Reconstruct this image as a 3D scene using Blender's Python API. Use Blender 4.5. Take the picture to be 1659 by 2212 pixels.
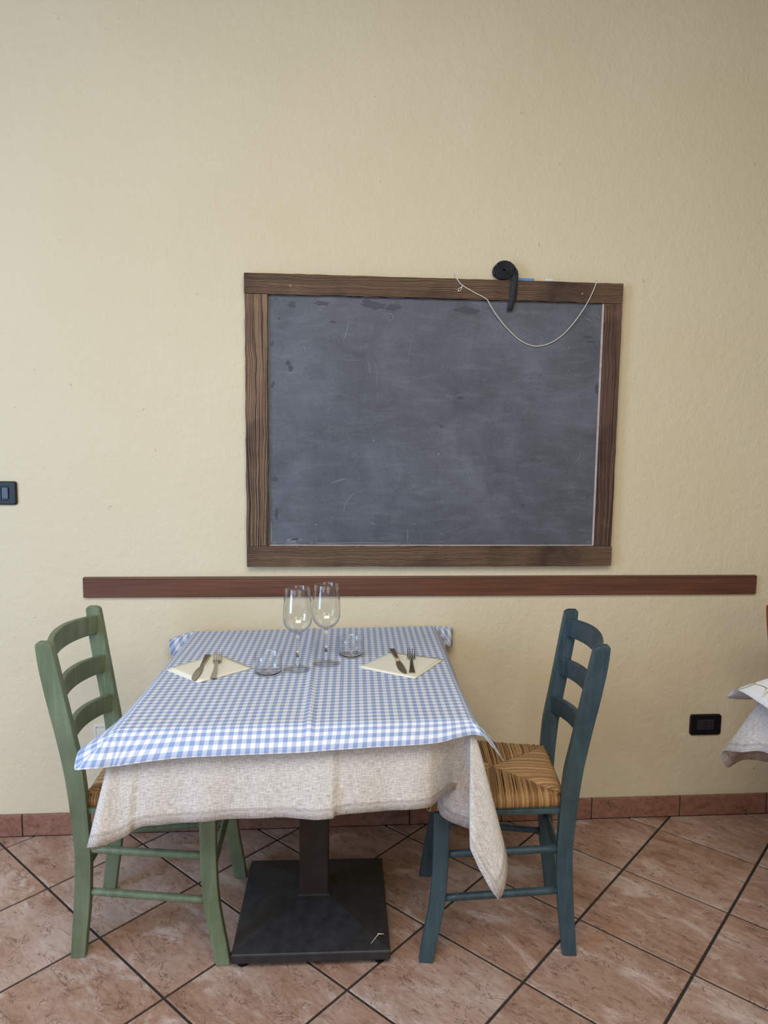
import bpy, bmesh, math, random
from mathutils import Vector, Matrix

random.seed(7)
S = bpy.context.scene
for o in list(bpy.data.objects):
    bpy.data.objects.remove(o)
COL = S.collection
PI = math.pi

# ------------------------------------------------------------------ camera
cam_d = bpy.data.cameras.new('camera')
cam_d.sensor_fit = 'HORIZONTAL'
cam_d.sensor_width = 36.0
cam_d.lens = 36.0 * 1529.444 / 1659.0
cam_d.clip_start = 0.02
cam = bpy.data.objects.new('camera', cam_d)
COL.objects.link(cam)
right = Vector((0.996927, -0.077392, 0.012109))
up = Vector((-0.003804, 0.106565, 0.994298))
fwd = Vector((0.078242, 0.991289, -0.105944))
m = Matrix((right, up, -fwd)).transposed().to_4x4()
m.translation = Vector((-0.16168, -2.48747, 1.43114))
cam.matrix_world = m
S.camera = cam

# ------------------------------------------------------------------ light
world = bpy.data.worlds.new('world')
S.world = world
world.use_nodes = True
bg = world.node_tree.nodes['Background']
bg.inputs['Color'].default_value = (1.0, 0.86, 0.69, 1)
bg.inputs['Strength'].default_value = 0.115


def area(name, loc, target, sx, sy, power, col):
    l = bpy.data.lights.new(name, 'AREA')
    l.shape = 'RECTANGLE'
    l.size, l.size_y = sx, sy
    l.energy = power
    l.color = col
    o = bpy.data.objects.new(name, l)
    COL.objects.link(o)
    o.location = loc
    d = Vector(target) - Vector(loc)
    o.rotation_euler = d.to_track_quat('-Z', 'Y').to_euler()
    return o


# tall window panes beside and behind the photographer, the shop door, plus an added overhead fill
LIGHTS = [
    ('window_light', (-2.75, -2.3, 1.4), (0.0, 0, 0.9), 1.0, 1.9, 62, (0.41, 0.63, 1.0)),
    ('window_light', (-2.3, -4.4, 2.3), (-0.2, 0, 0.7), 1.8, 1.8, 22, (1.0, 0.96, 0.90)),
    ('door_light', (1.2, -4.6, 2.1), (0.1, 0, 0.7), 1.8, 1.8, 24, (1.0, 0.90, 0.60)),
    ('overhead_fill', (-0.4, -2.75, 2.85), (-0.4, -1.9, 0), 2.2, 1.4, 74, (1.0, 0.955, 0.88)),  # added to brighten table top and floor from above, no real fixture
]
for a_ in LIGHTS:
    area(*a_)

vs = S.view_settings
vs.view_transform = 'Standard'
vs.look = 'None'
vs.gamma = 1.0
vs.use_curve_mapping = False
vs.exposure = -0.09


# ------------------------------------------------------------------ helpers
def srgb(r, g, b):
    def f(c):
        c /= 255.0
        return c / 12.92 if c <= 0.04045 else ((c + 0.055) / 1.055) ** 2.4
    return (f(r), f(g), f(b), 1.0)


class NT:
    """small node-tree helper"""
    def __init__(self, name):
        self.mat = bpy.data.materials.new(name)
        self.mat.use_nodes = True
        self.t = self.mat.node_tree
        self.n = self.t.nodes
        self.b = self.n['Principled BSDF']
        self.out = self.n['Material Output']

    def add(self, typ, ins=None, **props):
        nd = self.n.new(typ)
        for k, v in props.items():
            setattr(nd, k, v)
        for k, v in (ins or {}).items():
            self.set(nd.inputs[k], v)
        return nd

    def set(self, sock, v):
        if isinstance(v, bpy.types.NodeSocket):
            self.t.links.new(v, sock)
        elif isinstance(v, bpy.types.Node):
            self.t.links.new(v.outputs[0], sock)
        else:
            sock.default_value = v

    def coord(self, which='Object'):
        return self.add('ShaderNodeTexCoord').outputs[which]

    def mapping(self, vec, scale=(1, 1, 1), rot=(0, 0, 0), loc=(0, 0, 0)):
        return self.add('ShaderNodeMapping', {'Vector': vec, 'Scale': scale, 'Rotation': rot, 'Location': loc}).outputs[0]

    def noise(self, vec, scale, detail=4, rough=0.55, dist=0.0):
        return self.add('ShaderNodeTexNoise', {'Vector': vec, 'Scale': scale, 'Detail': detail, 'Roughness': rough, 'Distortion': dist}).outputs['Fac']

    def ramp(self, fac, stops, interp='LINEAR'):
        nd = self.add('ShaderNodeValToRGB', {'Fac': fac})
        cr = nd.color_ramp
        cr.interpolation = interp
        while len(cr.elements) < len(stops):
            cr.elements.new(0.5)
        for e, (p, c) in zip(cr.elements, stops):
            e.position = p
            e.color = c if isinstance(c, tuple) else (c, c, c, 1)
        return nd.outputs['Color']

    def mix(self, fac, a, b, mode='MIX'):
        nd = self.n.new('ShaderNodeMix')
        nd.data_type = 'RGBA'
        nd.blend_type = mode
        self.set(nd.inputs[0], fac)
        self.set(nd.inputs[6], a)
        self.set(nd.inputs[7], b)
        return nd.outputs[2]

    def math(self, op, a, b=None):
        nd = self.n.new('ShaderNodeMath')
        nd.operation = op
        self.set(nd.inputs[0], a)
        if b is not None:
            self.set(nd.inputs[1], b)
        return nd.outputs[0]

    def bump(self, h, strength=0.3, dist=0.002):
        nd = self.add('ShaderNodeBump', {'Height': h, 'Strength': strength, 'Distance': dist})
        self.set(self.b.inputs['Normal'], nd.outputs[0])

    def fin(self, color=None, rough=0.6, metal=0.0, spec=0.5):
        if color is not None:
            self.set(self.b.inputs['Base Color'], color)
        self.set(self.b.inputs['Roughness'], rough)
        self.b.inputs['Metallic'].default_value = metal
        self.b.inputs['Specular IOR Level'].default_value = spec
        return self.mat


def obj(name, mesh, mat=None, parent=None, smooth=False):
    if isinstance(mesh, bmesh.types.BMesh):
        me = bpy.data.meshes.new(name)
        mesh.to_mesh(me)
        mesh.free()
    else:
        me = mesh
    o = bpy.data.objects.new(name, me)
    COL.objects.link(o)
    if mat is not None:
        for mm in (mat if isinstance(mat, (list, tuple)) else [mat]):
            me.materials.append(mm)
    if parent is not None:
        o.parent = parent
    if smooth:
        for p in me.polygons:
            p.use_smooth = True
    return o


def tag(o, label, cat, group=None, kind=None):
    o['label'] = label
    o['category'] = cat
    if group:
        o['group'] = group
    if kind:
        o['kind'] = kind
    return o


def thing(name, loc, label, cat, group=None, rz=0.0):
    o = bpy.data.objects.new(name, None)
    o.empty_display_size = 0.05
    COL.objects.link(o)
    o.location = loc
    o.rotation_euler = (0, 0, rz)
    return tag(o, label, cat, group)


def box_bm(x0, x1, y0, y1, z0, z1, bev=0.0, seg=2):
    bm = bmesh.new()
    vsx = [bm.verts.new((x, y, z)) for z in (z0, z1) for y in (y0, y1) for x in (x0, x1)]
    for f in ((0, 2, 3, 1), (4, 5, 7, 6), (0, 1, 5, 4), (2, 6, 7, 3), (0, 4, 6, 2), (1, 3, 7, 5)):
        bm.faces.new([vsx[i] for i in f])
    if bev > 0:
        bmesh.ops.bevel(bm, geom=bm.edges[:], offset=bev, segments=seg, profile=0.5, affect='EDGES')
    return bm


def rings_bm(rings, cap=True, close=True):
    """loft closed rings of equal length"""
    bm = bmesh.new()
    R = [[bm.verts.new(p) for p in r] for r in rings]
    n = len(R[0])
    for a, b in zip(R[:-1], R[1:]):
        for i in range(n if close else n - 1):
            j = (i + 1) % n
            bm.faces.new((a[i], a[j], b[j], b[i]))
    if cap:
        bm.faces.new(R[0][::-1])
        bm.faces.new(R[-1])
    bmesh.ops.recalc_face_normals(bm, faces=bm.faces[:])
    return bm


def tube_into(bm, pts, rad, n=6, cap=True):
    pts = [Vector(p) for p in pts]
    rads = rad if isinstance(rad, (list, tuple)) else [rad] * len(pts)
    prev = None
    ref = None
    rings = []
    for i, p in enumerate(pts):
        t = (pts[min(i + 1, len(pts) - 1)] - pts[max(i - 1, 0)]).normalized()
        if ref is None:
            ref = Vector((0, 0, 1)) if abs(t.z) < 0.9 else Vector((1, 0, 0))
        s = t.cross(ref).normalized()
        ref = s.cross(t).normalized()
        rings.append([bm.verts.new(p + rads[i] * (math.cos(2 * PI * k / n) * s + math.sin(2 * PI * k / n) * ref)) for k in range(n)])
    for a, b in zip(rings[:-1], rings[1:]):
        for k in range(n):
            j = (k + 1) % n
            bm.faces.new((a[k], a[j], b[j], b[k]))
    if cap:
        bm.faces.new(rings[0][::-1])
        bm.faces.new(rings[-1])


def tube(pts, rad, n=10):
    bm = bmesh.new()
    tube_into(bm, pts, rad, n)
    bmesh.ops.recalc_face_normals(bm, faces=bm.faces[:])
    return bm


def lathe_bm(prof, n=40, cap0=False, cap1=False):
    bm = bmesh.new()
    R = []
    for r, z in prof:
        if r < 1e-6:
            R.append([bm.verts.new((0, 0, z))])
        else:
            R.append([bm.verts.new((r * math.cos(2 * PI * k / n), r * math.sin(2 * PI * k / n), z)) for k in range(n)])
    for a, b in zip(R[:-1], R[1:]):
        for k in range(n):
            j = (k + 1) % n
            if len(a) == 1 and len(b) == 1:
                continue
            if len(a) == 1:
                bm.faces.new((a[0], b[j], b[k]))
            elif len(b) == 1:
                bm.faces.new((a[k], a[j], b[0]))
            else:
                bm.faces.new((a[k], a[j], b[j], b[k]))
    bmesh.ops.recalc_face_normals(bm, faces=bm.faces[:])
    return bm


def poly_prism(pts, z0, z1, bev=0.0):
    """extrude an xy polygon between two heights"""
    bm = bmesh.new()
    a = [bm.verts.new((x, y, z0)) for x, y in pts]
    b = [bm.verts.new((x, y, z1)) for x, y in pts]
    n = len(pts)
    bm.faces.new(a[::-1])
    top = bm.faces.new(b)
    for i in range(n):
        j = (i + 1) % n
        bm.faces.new((a[i], a[j], b[j], b[i]))
    bmesh.ops.recalc_face_normals(bm, faces=bm.faces[:])
    if bev > 0:
        bmesh.ops.bevel(bm, geom=[e for e in top.edges], offset=bev, segments=1, affect='EDGES')
    return bm


def bevel_mod(o, w=0.003, seg=2):
    md = o.modifiers.new('bevel', 'BEVEL')
    md.width = w
    md.segments = seg
    md.limit_method = 'ANGLE'
    md.angle_limit = math.radians(40)
    return o


def curve(ts, vs_, t, period=None):
    """monotone cubic interpolation (no overshoot), optionally periodic"""
    n = len(ts)
    if period:
        ts = [ts[-1] - period] + list(ts) + [ts[0] + period, ts[1] + period]
        vs_ = [vs_[-1]] + list(vs_) + [vs_[0], vs_[1]]
        while t < ts[0]:
            t += period
        while t > ts[-2]:
            t -= period
        n = len(ts)
    h = [ts[i + 1] - ts[i] for i in range(n - 1)]
    d = [(vs_[i + 1] - vs_[i]) / h[i] for i in range(n - 1)]
    mm = [d[0]] + [0.0 if d[i - 1] * d[i] <= 0 else 2 * d[i - 1] * d[i] / (d[i - 1] + d[i]) for i in range(1, n - 1)] + [d[-1]]
    i = 0
    while i < n - 2 and t > ts[i + 1]:
        i += 1
    x = min(max((t - ts[i]) / h[i], 0), 1)
    a, b = vs_[i], vs_[i + 1]
    return (2 * x**3 - 3 * x**2 + 1) * a + (x**3 - 2 * x**2 + x) * h[i] * mm[i] + (-2 * x**3 + 3 * x**2) * b + (x**3 - x**2) * h[i] * mm[i + 1]


# ------------------------------------------------------------------ materials
def mat_wall():
    k = NT('cream_plaster')
    p = k.coord('Object')
    big = k.noise(p, 1.3, 4, 0.6)
    c = k.ramp(big, [(0.3, srgb(220, 207, 176)), (0.7, srgb(226, 214, 186))])
    spk = k.noise(p, 26, 2, 0.5)
    c = k.mix(k.ramp(spk, [(0.74, 0.0), (0.77, 0.35)]), c, srgb(150, 133, 108))
    fine = k.noise(k.mapping(p, (1, 1, 0.75), (0, 0.6, 0)), 95, 4, 0.6, 0.6)
    mid = k.noise(p, 26, 3, 0.5, 0.4)
    hgt = k.math('ADD', k.math('MULTIPLY', fine, 0.6), mid)
    k.bump(hgt, 0.6, 0.005)
    return k.fin(c, 0.88, spec=0.2)


def mat_tile(name, base, light, dark, sc=1.0):
    k = NT(name)
    rnd = k.add('ShaderNodeObjectInfo').outputs['Random']
    off = k.add('ShaderNodeCombineXYZ', {'X': k.math('MULTIPLY', rnd, 37.0), 'Y': k.math('MULTIPLY', rnd, 91.0), 'Z': k.math('MULTIPLY', rnd, 13.0)})
    vec = k.add('ShaderNodeVectorMath', {0: k.coord('Object'), 1: off.outputs[0]}, operation='ADD').outputs[0]
    st = k.mapping(vec, (0.75, 1.5, 1), (0, 0, 0.5))
    n1 = k.noise(st, 6.5 * sc, 6, 0.62, 0.9)
    c = k.ramp(n1, [(0.30, dark), (0.46, base), (0.54, base), (0.68, light)])
    n0 = k.noise(st, 2.6 * sc, 3, 0.5, 0.3)
    c = k.mix(k.ramp(n0, [(0.45, 0.0), (0.68, 0.6)]), c, light)
    n2 = k.noise(st, 42 * sc, 5, 0.7, 0.5)
    c = k.mix(0.55, c, k.ramp(n2, [(0.3, 0.2), (0.7, 0.8)]), 'SOFT_LIGHT')
    # crack-like veins
    ridge = k.math('ABSOLUTE', k.math('SUBTRACT', k.noise(st, 13 * sc, 5, 0.6, 1.4), 0.5))
    vein = k.ramp(ridge, [(0.0, 1.0), (0.016, 0.0)])
    brk = k.ramp(k.noise(st, 17 * sc, 3, 0.6), [(0.47, 0.0), (0.56, 1.0)])
    vm = k.math('MULTIPLY', vein, brk)
    c = k.mix(k.math('MULTIPLY', vm, 0.8), c, srgb(84, 60, 50))
    pit = k.ramp(k.noise(st, 130 * sc, 2, 0.5), [(0.67, 0.0), (0.72, 1.0)])
    c = k.mix(k.math('MULTIPLY', pit, 0.45), c, srgb(86, 62, 54))
    h = k.math('SUBTRACT', n1, k.math('ADD', k.math('MULTIPLY', vm, 0.5), k.math('MULTIPLY', pit, 0.3)))
    k.bump(h, 0.5, 0.0022)
    return k.fin(c, k.ramp(n2, [(0.3, 0.42), (0.7, 0.62)]), spec=0.4)


def mat_plain(name, col, rough=0.5, spec=0.5, metal=0.0, noise_amt=0.0, noise_scale=40, bump=0.0):
    k = NT(name)
    c = col
    if noise_amt:
        nn = k.noise(k.coord('Object'), noise_scale, 4, 0.6)
        c = k.mix(noise_amt, col, k.ramp(nn, [(0.3, 0.15), (0.7, 0.85)]), 'SOFT_LIGHT')
        if bump:
            k.bump(nn, bump, 0.001)
    return k.fin(c, rough, metal, spec)


def mat_paint(name, col, dark, light):
    k = NT(name)
    p = k.coord('Object')
    g = k.noise(k.mapping(p, (60, 60, 5)), 1.0, 5, 0.65)
    c = k.ramp(g, [(0.25, dark), (0.5, col), (0.8, light)])
    b = k.noise(p, 9, 3, 0.5)
    c = k.mix(k.ramp(b, [(0.4, 0.0), (0.75, 0.5)]), c, light)
    pt = k.add('ShaderNodeNewGeometry').outputs['Pointiness']
    wear = k.math('MULTIPLY', k.ramp(pt, [(0.53, 0.0), (0.60, 1.0)]), k.ramp(k.noise(p, 28, 3), [(0.45, 0.0), (0.62, 0.8)]))
    c = k.mix(wear, c, light)
    chip = k.ramp(k.noise(p, 16, 3, 0.55), [(0.735, 0.0), (0.75, 1.0)])
    c = k.mix(chip, c, srgb(52, 50, 40))
    k.bump(g, 0.12, 0.001)
    return k.fin(c, 0.42, spec=0.45)


def mat_barnwood(name, axis, a, b, dk, lines=1.0):
    """weathered plank; axis = grain direction in object space ('X' or 'Z')"""
    k = NT(name)
    p = k.coord('Object')
    al, ac = ((1.0, 0.0), (0.0, 1.0)) if axis == 'X' else ((0.0, 1.0), (1.0, 0.0))
    sp = k.add('ShaderNodeSeparateXYZ', {0: p})
    along = sp.outputs['X' if axis == 'X' else 'Z']
    across = sp.outputs['Z' if axis == 'X' else 'X']
    lowv = k.add('ShaderNodeCombineXYZ', {'X': k.math('MULTIPLY', along, 2.6), 'Y': k.math('MULTIPLY', across, 9.0), 'Z': 0.0}).outputs[0]
    warp = k.noise(lowv, 1.0, 2, 0.5)
    knv = k.add('ShaderNodeCombineXYZ', {'X': k.math('MULTIPLY', along, 9.0), 'Y': k.math('MULTIPLY', across, 14.0), 'Z': 3.0}).outputs[0]
    kn = k.noise(knv, 1.0, 2, 0.5)
    s = k.math('ADD', across, k.math('ADD', k.math('MULTIPLY', warp, 0.034), k.math('MULTIPLY', kn, 0.010)))
    lv = k.add('ShaderNodeCombineXYZ', {'X': k.math('MULTIPLY', along, 1.2), 'Y': k.math('MULTIPLY', s, 470.0 * lines), 'Z': 0.0}).outputs[0]
    ring = k.noise(lv, 1.0, 3, 0.6)
    if axis == 'X':
        ph = k.math('ADD', k.math('MULTIPLY', s, 1480.0), k.math('MULTIPLY', ring, 3.2))
        ring = k.math('ADD', k.math('MULTIPLY', k.math('SINE', ph), 0.20), k.math('ADD', k.math('MULTIPLY', ring, 0.35), 0.36))
    fv = k.add('ShaderNodeCombineXYZ', {'X': k.math('MULTIPLY', along, 30.0), 'Y': k.math('MULTIPLY', s, 900.0), 'Z': 0.0}).outputs[0]
    fine = k.noise(fv, 1.0, 3, 0.6)
    c = k.ramp(ring, [(0.38, dk), (0.47, a), (0.60, b), (0.75, a)])
    c = k.mix(0.45, c, k.ramp(fine, [(0.25, 0.1), (0.75, 0.85)]), 'SOFT_LIGHT')
    stain = k.noise(k.mapping(p, (2.2, 1, 2.2)), 1.6, 4, 0.6)
    c = k.mix(k.ramp(stain, [(0.50, 0.0), (0.68, 0.72)]), c, srgb(52, 40, 36))
    c = k.mix(k.ramp(stain, [(0.28, 0.40), (0.42, 0.0)]), c, srgb(176, 144, 108))
    h = k.math('ADD', k.ramp(ring, [(0.34, 0.0), (0.5, 1.0)]), k.math('MULTIPLY', fine, 0.3))
    k.bump(h, 0.8, 0.003)
    return k.fin(c, 0.72, spec=0.3)


def mat_rail():
    k = NT('stained_mahogany')
    p = k.coord('Object')
    g = k.noise(k.mapping(p, (3, 30, 70), (0, 0.02, 0)), 1.0, 5, 0.6, 0.5)
    c = k.ramp(g, [(0.3, srgb(86, 53, 39)), (0.6, srgb(110, 71, 54)), (0.8, srgb(124, 83, 64))])
    k.bump(g, 0.12, 0.001)
    return k.fin(c, 0.45, spec=0.4)


def mat_slate():
    k = NT('slate')
    p = k.coord('Object')
    a = k.noise(k.mapping(p, (1.6, 1, 2.0), (0, 0.7, 0)), 2.2, 6, 0.62, 0.8)
    c = k.ramp(a, [(0.25, srgb(74, 78, 87)), (0.5, srgb(91, 95, 105)), (0.78, srgb(110, 115, 127))])
    sm = k.noise(k.mapping(p, (3.0, 1, 14.0), (0, 0.5, 0)), 2.5, 5, 0.65, 0.6)
    c = k.mix(k.ramp(sm, [(0.5, 0.0), (0.75, 0.28)]), c, srgb(132, 137, 146))
    sm2 = k.noise(k.mapping(p, (12.0, 1, 3.0), (0, 0.35, 0)), 1.8, 5, 0.65, 0.5)
    c = k.mix(k.ramp(sm2, [(0.52, 0.0), (0.78, 0.25)]), c, srgb(58, 61, 68))
    gr = k.noise(p, 240, 3, 0.6)
    c = k.mix(0.25, c, k.ramp(gr, [(0.3, 0.2), (0.7, 0.8)]), 'SOFT_LIGHT')
    dust = k.ramp(k.noise(p, 85, 2, 0.5), [(0.765, 0.0), (0.79, 0.7)])
    c = k.mix(dust, c, srgb(176, 178, 182))
    k.bump(gr, 0.05, 0.0005)
    return k.fin(c, 0.55, spec=0.35)


def mat_gingham():
    k = NT('blue_gingham')
    uv = k.add('ShaderNodeTexCoord').outputs['UV']
    sp = k.add('ShaderNodeSeparateXYZ', {0: uv})

    def stripe(sock):
        f = k.math('FRACT', k.math('MULTIPLY', sock, 1 / 0.0208))
        return k.math('GREATER_THAN', f, 0.5)
    sx, sy = stripe(sp.outputs['X']), stripe(sp.outputs['Y'])
    n = k.math('MULTIPLY', k.math('ADD', sx, sy), 0.5)
    c = k.ramp(n, [(0.0, srgb(236, 236, 243)), (0.5, srgb(188, 199, 223)), (1.0, srgb(140, 160, 202))])
    th = k.noise(k.mapping(uv, (900, 900, 1)), 1.0, 2, 0.6)
    c = k.mix(0.22, c, k.ramp(th, [(0.3, 0.2), (0.7, 0.8)]), 'SOFT_LIGHT')
    k.bump(k.noise(k.mapping(uv, (14, 14, 1)), 1.0, 3), 0.12, 0.004)
    return k.fin(c, 0.75, spec=0.25)


def mat_linen():
    k = NT('woven_linen')
    uv = k.add('ShaderNodeTexCoord').outputs['UV']
    hx = k.noise(k.mapping(uv, (60, 560, 1)), 1.0, 2, 0.6)
    hy = k.noise(k.mapping(uv, (560, 60, 1), loc=(7, 2, 0)), 1.0, 2, 0.6)
    wx = k.noise(k.mapping(uv, (300, 800, 1), loc=(3, 8, 0)), 1.0, 2, 0.6)
    w = k.math('ADD', k.math('MULTIPLY', hx, 0.45), k.math('ADD', k.math('MULTIPLY', hy, 0.35), k.math('MULTIPLY', wx, 0.2)))
    c = k.ramp(w, [(0.36, srgb(164, 156, 150)), (0.5, srgb(203, 197, 192)), (0.64, srgb(234, 231, 228))])
    sp = k.add('ShaderNodeSeparateXYZ', {0: uv})
    md = k.math('MAXIMUM', k.math('ABSOLUTE', k.math('SUBTRACT', sp.outputs['X'], 0.4180)), k.math('ABSOLUTE', k.math('SUBTRACT', sp.outputs['Y'], 0.4180)))
    seam = k.ramp(k.math('ABSOLUTE', k.math('SUBTRACT', md, 0.6300)), [(0.0006, 1.0), (0.0018, 0.0)])
    c = k.mix(k.math('MULTIPLY', seam, 0.45), c, srgb(140, 130, 122))
    k.bump(k.math('SUBTRACT', w, k.math('MULTIPLY', seam, 0.5)), 0.5, 0.0015)
    return k.fin(c, 0.85, spec=0.2)


def mat_floral():
    k = NT('white_floral_print')
    uv = k.add('ShaderNodeTexCoord').outputs['UV']
    wv = k.add('ShaderNodeTexNoise', {'Vector': k.mapping(uv, (7, 7, 1)), 'Scale': 1.0, 'Detail': 3})
    v2 = k.add('ShaderNodeVectorMath', {0: uv, 1: k.add('ShaderNodeVectorMath', {0: wv.outputs['Color'], 1: (0.10, 0.10, 0)}, operation='MULTIPLY').outputs[0]}, operation='ADD').outputs[0]
    vo = k.add('ShaderNodeTexVoronoi', {'Vector': v2, 'Scale': 17.0}, feature='DISTANCE_TO_EDGE').outputs['Distance']
    line = k.ramp(vo, [(0.012, 1.0), (0.03, 0.0)])
    gap = k.ramp(k.noise(k.mapping(uv, (12, 12, 1), loc=(3, 1, 0)), 1.0, 3), [(0.44, 0.0), (0.52, 1.0)])
    c = k.mix(k.math('MULTIPLY', line, gap), srgb(238, 238, 240), srgb(150, 143, 92))
    blob = k.add('ShaderNodeTexVoronoi', {'Vector': v2, 'Scale': 15.0}, feature='F1').outputs['Distance']
    bl = k.ramp(blob, [(0.12, 0.75), (0.17, 0.0)])
    c = k.mix(bl, c, srgb(196, 191, 140))
    return k.fin(c, 0.75, spec=0.25)


def mat_rush():
    k = NT('woven_rush')
    isl = k.add('ShaderNodeNewGeometry').outputs['Random Per Island']
    c = k.ramp(isl, [(0.0, srgb(132, 96, 60)), (0.35, srgb(162, 124, 82)), (0.7, srgb(180, 142, 98)), (1.0, srgb(204, 168, 122))])
    f = k.noise(k.mapping(k.coord('Object'), (260, 260, 260)), 1.0, 3, 0.6)
    c = k.mix(0.4, c, k.ramp(f, [(0.3, 0.15), (0.7, 0.85)]), 'SOFT_LIGHT')
    return k.fin(c, 0.55, spec=0.4)


def mat_thin_glass():
    k = NT('thin_glass')
    k.n.remove(k.b)
    gl = k.add('ShaderNodeBsdfGlossy', {'Color': (1, 1, 1, 1), 'Roughness': 0.0})
    fc = k.add('ShaderNodeLayerWeight', {'Blend': 0.5}).outputs['Facing']
    tr = k.add('ShaderNodeBsdfTransparent', {'Color': k.mix(k.math('POWER', fc, 3.0), (0.985, 0.99, 0.99, 1), (0.62, 0.65, 0.68, 1))})
    fr = k.math('ADD', 0.06, k.math('MULTIPLY', 0.75, k.math('POWER', fc, 3.5)))
    mx = k.add('ShaderNodeMixShader', {0: fr, 1: tr.outputs[0], 2: gl.outputs[0]})
    k.t.links.new(mx.outputs[0], k.out.inputs['Surface'])
    return k.mat


def mat_glass():
    k = NT('solid_glass')
    k.b.inputs['Base Color'].default_value = (0.97, 0.985, 0.99, 1)
    k.b.inputs['Transmission Weight'].default_value = 1.0
    k.b.inputs['Roughness'].default_value = 0.0
    k.b.inputs['IOR'].default_value = 1.45
    return k.mat


M = dict(
    wall=mat_wall(),
    tile=mat_tile('terracotta_tile', srgb(170, 136, 117), srgb(204, 184, 174), srgb(142, 102, 80)),
    skirt=mat_tile('terracotta_skirting', srgb(146, 104, 86), srgb(158, 118, 100), srgb(124, 84, 66), 1.2),
    grout=mat_plain('dark_grout', srgb(60, 56, 54), 0.9, 0.2, 0, 0.5, 120, 0.3),
    rail=mat_rail(),
    slate=mat_slate(),
    wood_x=mat_barnwood('barn_wood_across', 'X', srgb(116, 91, 72), srgb(150, 122, 98), srgb(46, 33, 27)),
    wood_z=mat_barnwood('barn_wood_upright', 'Z', srgb(118, 95, 76), srgb(150, 124, 100), srgb(52, 40, 34), 0.62),
    wood_d=mat_barnwood('dark_barn_wood', 'Z', srgb(94, 71, 60), srgb(108, 82, 69), srgb(68, 50, 43), 0.35),
    chalk=mat_plain('chalk_dust', srgb(188, 190, 196), 0.9, 0.1),
    chalkline=mat_plain('chalk_stroke', srgb(150, 154, 162), 0.9, 0.1),
    smudge=mat_plain('damp_slate', srgb(76, 79, 88), 0.6, 0.3),
    ledge=mat_plain('dusty_bead', srgb(196, 180, 174), 0.85, 0.2, 0, 0.4, 60),
    steel_dark=mat_plain('nail_steel', srgb(120, 112, 100), 0.4, 0.5, 1.0),
    strap=mat_plain('black_webbing', srgb(50, 51, 56), 0.7, 0.3, 0, 0.6, 300, 0.4),
    bluechalk=mat_plain('blue_chalk', srgb(104, 148, 208), 0.85, 0.2, 0, 0.3, 80),
    whitechalk=mat_plain('white_chalk', srgb(228, 228, 226), 0.85, 0.2, 0, 0.2, 80),
    string=mat_plain('white_string', srgb(226, 220, 208), 0.85, 0.2),
    black=mat_plain('black_plastic', srgb(20, 20, 22), 0.4, 0.4),
    blackmatt=mat_plain('black_module', srgb(46, 47, 50), 0.45, 0.4),
    rocker=mat_plain('grey_rocker', srgb(70, 76, 92), 0.35, 0.5),
    hole=mat_plain('socket_hole', srgb(6, 6, 6), 0.8, 0.1),
    white=mat_plain('ivory_plastic', srgb(226, 222, 208), 0.4, 0.4),
    green=mat_paint('green_paint', srgb(101, 114, 86), srgb(88, 101, 75), srgb(128, 143, 115)),
    blue=mat_paint('petrol_paint', srgb(50, 70, 78), srgb(42, 60, 68), srgb(70, 94, 102)),
    red=mat_paint('red_paint', srgb(140, 58, 40), srgb(112, 42, 30), srgb(164, 84, 62)),
    rush=mat_rush(),
    seatpad=mat_plain('seat_core', srgb(96, 68, 42), 0.8, 0.2),
    iron=mat_plain('black_iron', srgb(46, 45, 47), 0.45, 0.4, 0.0, 0.5, 30, 0.15),
    column=mat_plain('brown_iron', srgb(46, 38, 35), 0.5, 0.4, 0.0, 0.4, 20, 0.1),
    peg=mat_plain('wood_plug', srgb(150, 118, 92), 0.7, 0.3, 0, 0.3, 200),
    rubber=mat_plain('rubber', srgb(18, 18, 18), 0.8, 0.2),
    tabletop=mat_plain('table_board', srgb(120, 84, 58), 0.6, 0.3, 0, 0.4, 12),
    gingham=mat_gingham(),
    paperback=mat_plain('paper_underside', srgb(226, 228, 240), 0.8, 0.2),
    linen=mat_linen(),
    floral=mat_floral(),
    napkin=mat_plain('cream_paper', srgb(240, 237, 220), 0.85, 0.2, 0, 0.12, 25, 0.1),
    steel=mat_plain('cutlery_steel', srgb(176, 172, 166), 0.18, 0.5, 1.0),
    thin=mat_thin_glass(),
    glass=mat_glass(),
    wick=mat_plain('pale_wood', srgb(224, 216, 200), 0.7, 0.2),
)

# ------------------------------------------------------------------ room shell
wall = obj('wall_back', box_bm(-3.0, 3.2, 0.0, 0.15, -0.05, 3.4), M['wall'])
tag(wall, 'cream plastered wall with fine brushed texture', 'wall', kind='structure')

fl = obj('floor', box_bm(-3.0, 3.2, -3.4, 0.0, -0.08, -0.0035), M['grout'])
tag(fl, 'terracotta tiled floor laid diagonally with dark joints', 'floor', kind='structure')

TS, GW = 0.33, 0.0080
ox, oy, th = 1.06168632, -0.093340636, -0.790811616
ei = (math.cos(th), math.sin(th))
ej = (math.sin(th), -math.cos(th))


def clip(poly, a, b, c):
    """keep a*x+b*y<=c"""
    out = []
    for i in range(len(poly)):
        p, q = poly[i], poly[(i + 1) % len(poly)]
        dp, dq = a * p[0] + b * p[1] - c, a * q[0] + b * q[1] - c
        if dp <= 0:
            out.append(p)
        if dp * dq < 0:
            t = dp / (dp - dq)
            out.append((p[0] + t * (q[0] - p[0]), p[1] + t * (q[1] - p[1])))
    return out


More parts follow.
